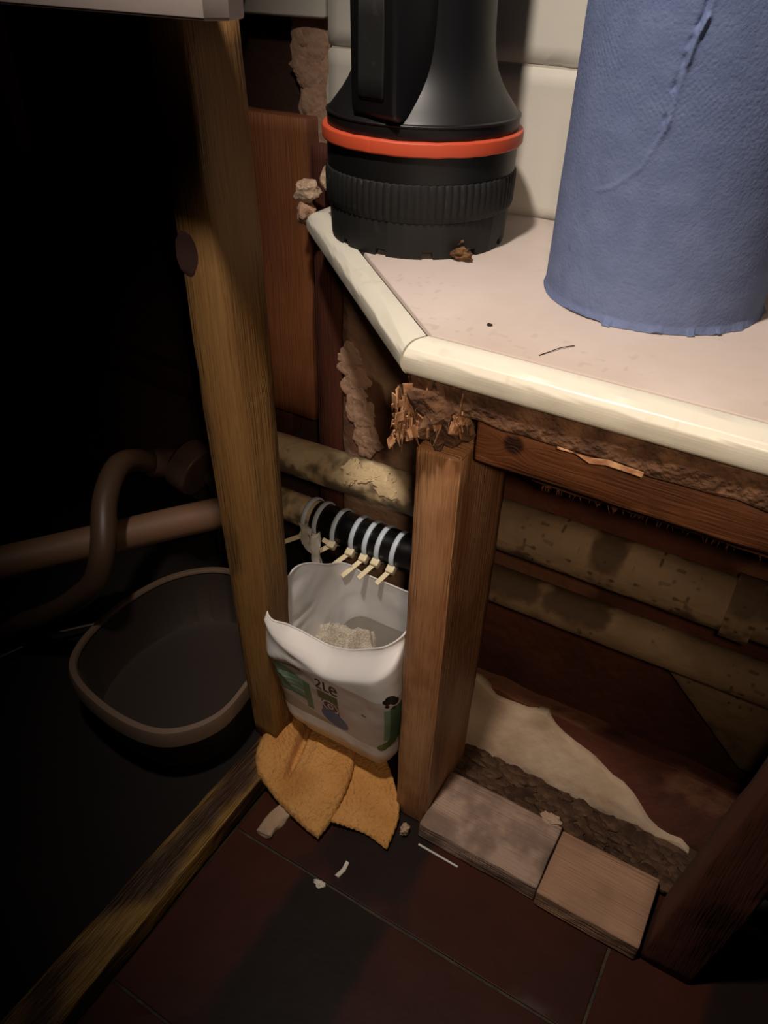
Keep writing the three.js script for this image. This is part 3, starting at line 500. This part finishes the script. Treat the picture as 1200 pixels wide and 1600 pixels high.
// ---------------------------------------------------------------- flashlight standing on its lens
{
  const t = thing('flashlight', 'large black flashlight with an orange ring standing lens down on the worktop', 'flashlight', [-0.25, 0.4053, -0.472]);
  // bezel with notches in its lower rim
  {
    const N = 432, prof = [[0.0545, 0], [0.0572, 0], [0.0578, 0.002], [0.0588, 0.0185], [0.0588, 0.0215], [0.052, 0.0215], [0.052, 0.004], [0.0545, 0]], K = prof.length, pos = [], idx = [];
    for (let i = 0; i < N; i++) { const a = i / N * Math.PI * 2, nt = Math.abs(((a / (Math.PI * 2) * 12 + 0.35) % 1) - 0.5) < 0.11; for (const [r, y] of prof) pos.push(Math.sin(a) * r, y + (nt && y < 0.003 ? 0.0042 : 0), Math.cos(a) * r); }
    for (let i = 0; i < N; i++) for (let k = 0; k < K - 1; k++) { const a = i * K + k, b = ((i + 1) % N) * K + k; idx.push(a, b, a + 1, b, b + 1, a + 1); }
    const g = new THREE.BufferGeometry(); g.setAttribute('position', new THREE.Float32BufferAttribute(pos, 3)); g.setIndex(idx); piece('bezel', boxUV(toCreasedNormals(g, 0.5)), M.rubberMat, t);
  }
  piece('lens', lathe([[0, 0.006], [0.052, 0.006], [0.052, 0.009], [0, 0.009]], 64), plain([0.75, 0.78, 0.8], 0.08, { transmission: 0.8, thickness: 0.003 }), t);
  // ribbed grip ring
  {
    const N = 640, pos = [], idx = [], prof = [[0.0585, 0.0215], [0.0600, 0.0225], [0.0612, 0.0255], [0.0616, 0.0400], [0.0612, 0.0430], [0.0590, 0.0438]], K = prof.length;
    for (let i = 0; i < N; i++) { const a = i / N * Math.PI * 2, w = Math.pow(0.5 + 0.5 * Math.cos(a * 80), 0.6); prof.forEach(([r, y], k) => { const q = r - (k > 0 && k < K - 1 ? 0.0011 * (1 - w) : 0); pos.push(Math.sin(a) * q, y + (k >= K - 2 ? 0.0006 * w : 0), Math.cos(a) * q); }); }
    for (let i = 0; i < N; i++) for (let k = 0; k < K - 1; k++) { const a = i * K + k, b = ((i + 1) % N) * K + k; idx.push(a, b, a + 1, b, b + 1, a + 1); }
    const g = new THREE.BufferGeometry(); g.setAttribute('position', new THREE.Float32BufferAttribute(pos, 3)); g.setIndex(idx); piece('grip_ring', boxUV(toCreasedNormals(g, 0.8)), M.rubberMat, t);
  }
  piece('head_band', lathe([[0.0592, 0.0434], [0.0600, 0.0445], [0.0602, 0.0585], [0.0600, 0.0600], [0.055, 0.0605]]), M.rubber, t);
  { const g = lathe([[0.0590, 0.0592], [0.0624, 0.0592], [0.0632, 0.0602], [0.0632, 0.0660], [0.0624, 0.0672], [0.0590, 0.0672]], 128), p = g.attributes.position; for (let i = 0; i < p.count; i++) p.setY(i, p.getY(i) + 0.0003 * noise(p.getX(i) * 140, p.getZ(i) * 140)); g.computeVertexNormals(); piece('orange_ring', g, M.orange, t); }
  piece('head_shell', lathe([[0.0585, 0.0668], [0.0598, 0.0676], [0.0600, 0.0740], [0.0592, 0.0752], [0.0578, 0.0772], [0.0545, 0.0812], [0.0505, 0.0862], [0.0470, 0.0915], [0.0440, 0.0975], [0.0420, 0.104], [0.0407, 0.112], [0.0400, 0.122], [0.0396, 0.135], [0.0394, 0.160], [0.0394, 0.215], [0.038, 0.219], [0, 0.220]], 128), M.rubber, t);
  piece('seam_lip', lathe([[0.0598, 0.0738], [0.0606, 0.0742], [0.0606, 0.0752], [0.0590, 0.0757]], 128), M.rubber, t);
  { const q = [[0.0404, 0.122], [0.0410, 0.123], [0.0410, 0.124], [0.0404, 0.125]]; const g = []; for (const dy of [0.016, 0.022]) g.push(lathe(q.map(([r, y]) => [r, y + dy]), 96)); piece('body_ribs', mergeGeometries(g), M.rubber, t).userData.kind = 'stuff'; }
  // the handle, rising from the shoulder
  {
    const s = new THREE.Shape(); // side view: z outward, y up
    s.moveTo(0.018, 0.079); s.lineTo(0.056, 0.0765); s.quadraticCurveTo(0.0625, 0.0775, 0.0625, 0.084); s.lineTo(0.0665, 0.215); s.lineTo(0.018, 0.215); s.lineTo(0.018, 0.079);
    const g = new THREE.ExtrudeGeometry(s, { depth: 0.029, bevelEnabled: true, bevelThickness: 0.002, bevelSize: 0.002, bevelOffset: -0.002, bevelSegments: 3, curveSegments: 16 });
    g.rotateY(-Math.PI / 2); // z outward -> +z
    g.translate(0.0145, 0, 0); const gg = boxUV(crease(g, 0.6));
    const h = piece('handle', gg, M.rubber, t); h.rotation.y = -0.2; h.position.set(0.0125, 0, 0.001);
    const pad = block(0.019, 0.048, 0.002, { r: 0.0009, amp: 0.0001 }); const o = part('grip_pad', pad, M.rubberMat, h); o.position.set(0, 0.112, 0.0632);
    const sw = block(0.016, 0.0012, 0.001, { r: 0.0004, amp: 0.0001 }); const o2 = part('grip_ridge', sw, M.rubberMat, h); o2.position.set(0, 0.0875, 0.0626);
  }
}
solo('debris', mergeGeometries([lump(0.0045, 0.004, 0.003, 60, 0.5, 4, 2.2).translate(-0.003, 0.0075, -0.004), lump(0.0045, 0.0028, 0.0035, 61, 0.5, 4, 2.2).translate(0.0025, 0.0028, 0), lump(0.0025, 0.005, 0.002, 62, 0.5, 3, 2.2).translate(-0.0035, 0.006, -0.003)]).scale(1.45, 1.4, 1.3), M.debris, 'dry brown crumb of debris in front of the flashlight lens ring', 'debris', [-0.2035, 0.4053, -0.4365]);
solo('hair', tube([[-0.107, 0.4056, -0.332], [-0.104, 0.4058, -0.3385], [-0.101, 0.4060, -0.345], [-0.0965, 0.4057, -0.352]], 0.00025, 30, 5), M.hair, 'short dark hair lying on the worktop near the front trim', 'hair');
solo('debris', lump(0.0014, 0.0008, 0.0011, 64, 0.4, 2, 2), M.hair, 'tiny dark speck on the worktop between flashlight and front trim', 'debris', [-0.142, 0.4057, -0.352]);

// ---------------------------------------------------------------- blue paper roll
{
  const t = thing('paper_roll', 'blue paper towel roll standing upright on the cream worktop', 'paper roll', [-0.085, 0.4053, -0.448]);
  const crackle = [[0.16, 0.152], [0.149, 0.137], [0.093, 0.1255], [0.053, 0.109], [0.032, 0.0938], [-0.102, 0.0755], [-0.30, 0.0655], [-0.461, 0.0615], [-0.582, 0.0445], [-0.662, 0.0315]]; // (angle, height): loose torn edge of the outer sheet
  const ry = a => { for (let i = 0; i < crackle.length - 1; i++) { const [a0, y0] = crackle[i], [a1, y1] = crackle[i + 1]; if (a <= a0 && a >= a1) return lerp(y0, y1, (a0 - a) / (a0 - a1)); } return null; };
  const dist = (a, y) => { let m = 9, sg = 1, tt = 0; for (let i = 0; i < crackle.length - 1; i++) { const ax = crackle[i][0] * 0.06, ay = crackle[i][1], bx = crackle[i + 1][0] * 0.06, by = crackle[i + 1][1], px = a * 0.06, dx = bx - ax, dy = by - ay, k = clamp(((px - ax) * dx + (y - ay) * dy) / (dx * dx + dy * dy)), d = Math.hypot(px - ax - k * dx, y - ay - k * dy); if (d < m) { m = d; sg = Math.sign((px - ax) * dy - (y - ay) * dx); tt = i + k; } } return [m, sg, tt]; };
  const NA = 760, NY = 330, pos = [], uv = [], idx = [], Hh = 0.205, R = 0.0595;
  for (let j = 0; j <= NY; j++) for (let i = 0; i <= NA; i++) {
    const a = i / NA * Math.PI * 2 - Math.PI, y = j / NY * Hh; let r = R;
    const s = a * R, [d, sg, tt] = dist(a, y);
    r += 0.00022 * fbm(s * 70, y * 70, 1, 3) + 0.00005 * noise(s * 700, y * 700);
    const emb = sstep(0.075, 0.11, y + s * 0.3) * (0.45 + 0.55 * noise(s * 60, y * 60, 7));
    r += emb * 0.00013 * Math.cos(s * 2200) * Math.cos(y * 2000);
    const up = sstep(4.6, 3.2, tt); // the edge lifts more towards the top
    r += Math.exp(-Math.pow(d / 0.0012, 2)) * (0.0004 + 0.0018 * up * clamp(0.35 + 1.1 * noise(y * 150, s * 120), 0.1, 1)) - Math.exp(-Math.pow((d - 0.0022) / 0.0011, 2)) * (sg > 0 ? 1 : 0) * 0.0010 * up * (0.5 + noise(y * 300, 3));
    const bottom = Math.max(0, 1 - y / 0.004); r += bottom * (0.0010 + 0.0026 * Math.max(0, fbm(s * 150, 4, 2, 3)) + (noise(s * 140, 8) > 0.72 ? 0.0016 : 0));
    pos.push(Math.sin(a) * r, y + (j === 0 ? 0.0003 + 0.0012 * Math.max(0, noise(s * 160, 5)) : 0), Math.cos(a) * r); uv.push(s, y);
  }
  for (let j = 0; j < NY; j++) for (let i = 0; i < NA; i++) { const a = j * (NA + 1) + i, b = a + 1, c = a + NA + 1, d = c + 1; idx.push(a, b, c, b, d, c); }
  const g = new THREE.BufferGeometry(); g.setAttribute('position', new THREE.Float32BufferAttribute(pos, 3)); g.setAttribute('uv', new THREE.Float32BufferAttribute(uv, 2)); g.setIndex(idx); g.computeVertexNormals();
  const bm = mottled([0.41, 0.465, 0.61], [0.375, 0.43, 0.575], { seed: 130, s: 120, rough: 0.95, bump: 0.0002, bs: 900, n: 768, size: 0.1 });
  piece('outer_sheet', g, bm, t);
  piece('wound_paper', lathe([[0.018, 0.002], [0.0580, 0.002], [0.0580, 0.0008], [0.0585, Hh], [0.018, Hh], [0.018, 0.002]], 96), bm, t);
}

// ---------------------------------------------------------------- upper worktop and the dark space beneath it
solo('upper_worktop', slab([[-1.0, -0.268], [-1.0, -0.56], [-0.45, -0.56], [-0.43, -0.42], [-0.310, -0.325], [-0.238, -0.290], [-0.234, -0.276], [-0.240, -0.268]], 0.5355, 0.58, 0.0012), M.counter, 'pale upper worktop edge above the tall pine post', 'worktop');
{
  const t = thing('waste_pipe', 'pale waste pipe crossing the dark space left of the pine post', 'pipe', [-0.434, 0.12, -0.43]);
  piece('pipe', tube([[0.03, -0.002, -0.045], [0, 0, 0], [-0.106, 0, 0.153], [-0.20, 0, 0.288]], 0.0150, 60, 28), M.waste, t);
}
{
  const t = thing('trap_fitting', 'dark waste trap fitting with a nut, behind the pine post', 'trap', [-0.47, 0.152, -0.447]);
  const nut = lathe([[0, -0.012], [0.024, -0.012], [0.026, -0.009], [0.026, 0.009], [0.024, 0.012], [0, 0.012]], 24); nut.rotateZ(Math.PI / 2 - 0.3); piece('nut', nut, M.trap, t);
  piece('elbow', tube([[-0.008, 0.003, 0.003], [-0.018, 0.006, 0.014], [-0.024, 0.012, 0.028]], 0.014, 24, 20), M.trap, t);
  piece('outlet', tube([[0.0, -0.006, -0.012], [0.004, -0.03, -0.03], [0.004, -0.08, -0.036], [0.004, -0.12, -0.036]], 0.013, 24, 20), M.trap, t);
}
solo('drain_hose', tube([[-0.495, 0.165, -0.417], [-0.492, 0.178, -0.398], [-0.482, 0.188, -0.372], [-0.463, 0.180, -0.338], [-0.445, 0.155, -0.313], [-0.450, 0.125, -0.303], [-0.475, 0.095, -0.297], [-0.53, 0.05, -0.288], [-0.60, 0.013, -0.27], [-0.66, 0.0105, -0.25]], 0.0105, 90, 18), M.hose, 'brown flexible hose curving down from the trap fitting', 'hose');
{
  const t = thing('washing_up_bowl', 'brownish square plastic bowl with rounded corners under the waste pipe', 'bowl', [-0.378, 0, -0.335]);
  const pts = [[-0.078, 0.075], [-0.098, 0.02], [-0.086, -0.055], [-0.045, -0.092], [0.02, -0.085], [0.058, -0.05], [0.070, 0.005], [0.072, 0.055], [0.045, 0.088], [-0.02, 0.094]];
  const rimC = new THREE.CatmullRomCurve3(pts.map(([x, z]) => V(x * 0.92, 0.06, z * 0.96)), true), N = 120, prof = [[0.86, 0.002], [0.90, 0.006], [0.985, 0.052], [1.0, 0.0585], [1.01, 0.0585], [1.0, 0.048], [0.92, 0.002], [0.86, 0.0005]];
  const pos = [], idx = [], K = prof.length; for (let i = 0; i < N; i++) { const p = rimC.getPoint(i / N); for (const [s, y] of prof) pos.push(p.x * s, y, p.z * s); }
  for (let i = 0; i < N; i++) for (let k = 0; k < K - 1; k++) { const a = i * K + k, b = ((i + 1) % N) * K + k; idx.push(a, a + 1, b, b, a + 1, b + 1); }
  const g = new THREE.BufferGeometry(); g.setAttribute('position', new THREE.Float32BufferAttribute(pos, 3)); g.setIndex(idx); piece('side_wall', boxUV(toCreasedNormals(g, 0.7)), M.tub, t);
  { const lip = [[0.985, 0.0590], [1.0, 0.0612], [1.05, 0.0605], [1.065, 0.057], [1.07, 0.046], [1.055, 0.046], [1.045, 0.0565], [0.985, 0.0585], [0.985, 0.0590]], q = [], ix = [], L = lip.length; for (let i = 0; i < N; i++) { const p = rimC.getPoint(i / N); for (const [s, y] of lip) q.push(p.x * s, y, p.z * s); } for (let i = 0; i < N; i++) for (let k = 0; k < L - 1; k++) { const a = i * L + k, b = ((i + 1) % N) * L + k; ix.push(a, a + 1, b, b, a + 1, b + 1); } const lg = new THREE.BufferGeometry(); lg.setAttribute('position', new THREE.Float32BufferAttribute(q, 3)); lg.setIndex(ix); piece('rim', boxUV(toCreasedNormals(lg, 0.7)), M.tubRim, t); }
  piece('bottom', slab([...Array(60).keys()].map(i => { const p = rimC.getPoint(1 - i / 60); return [p.x * 0.88, p.z * 0.88]; }), 0.0005, 0.0035, 0), M.tub, t);
}
solo('wire', tube([[-0.60, 0.002, -0.215], [-0.567, 0.003, -0.259], [-0.552, 0.004, -0.299], [-0.522, 0.004, -0.340], [-0.49, 0.003, -0.375]], 0.0016, 40, 8), M.hose, 'thin pale wire lying on the dark floor left of the bowl', 'wire');
solo('wall_batten', block(0.46, 0.030, 0.02, { r: 0.002, amp: 0.0006, grain: 'x' }).rotateZ(-0.02), M.darkWood, 'dark horizontal batten on the back wall of the dark space', 'batten', [-0.66, 0.165, -0.565]);
solo('cupboard_panel', block(0.12, 0.14, 0.016, { r: 0.001, amp: 0.0003, grain: 'y' }), M.amber, 'brown cupboard panel under the left end of the upper worktop', 'panel', [-0.78, 0.4585, -0.53]);

renderer.render(scene, camera);
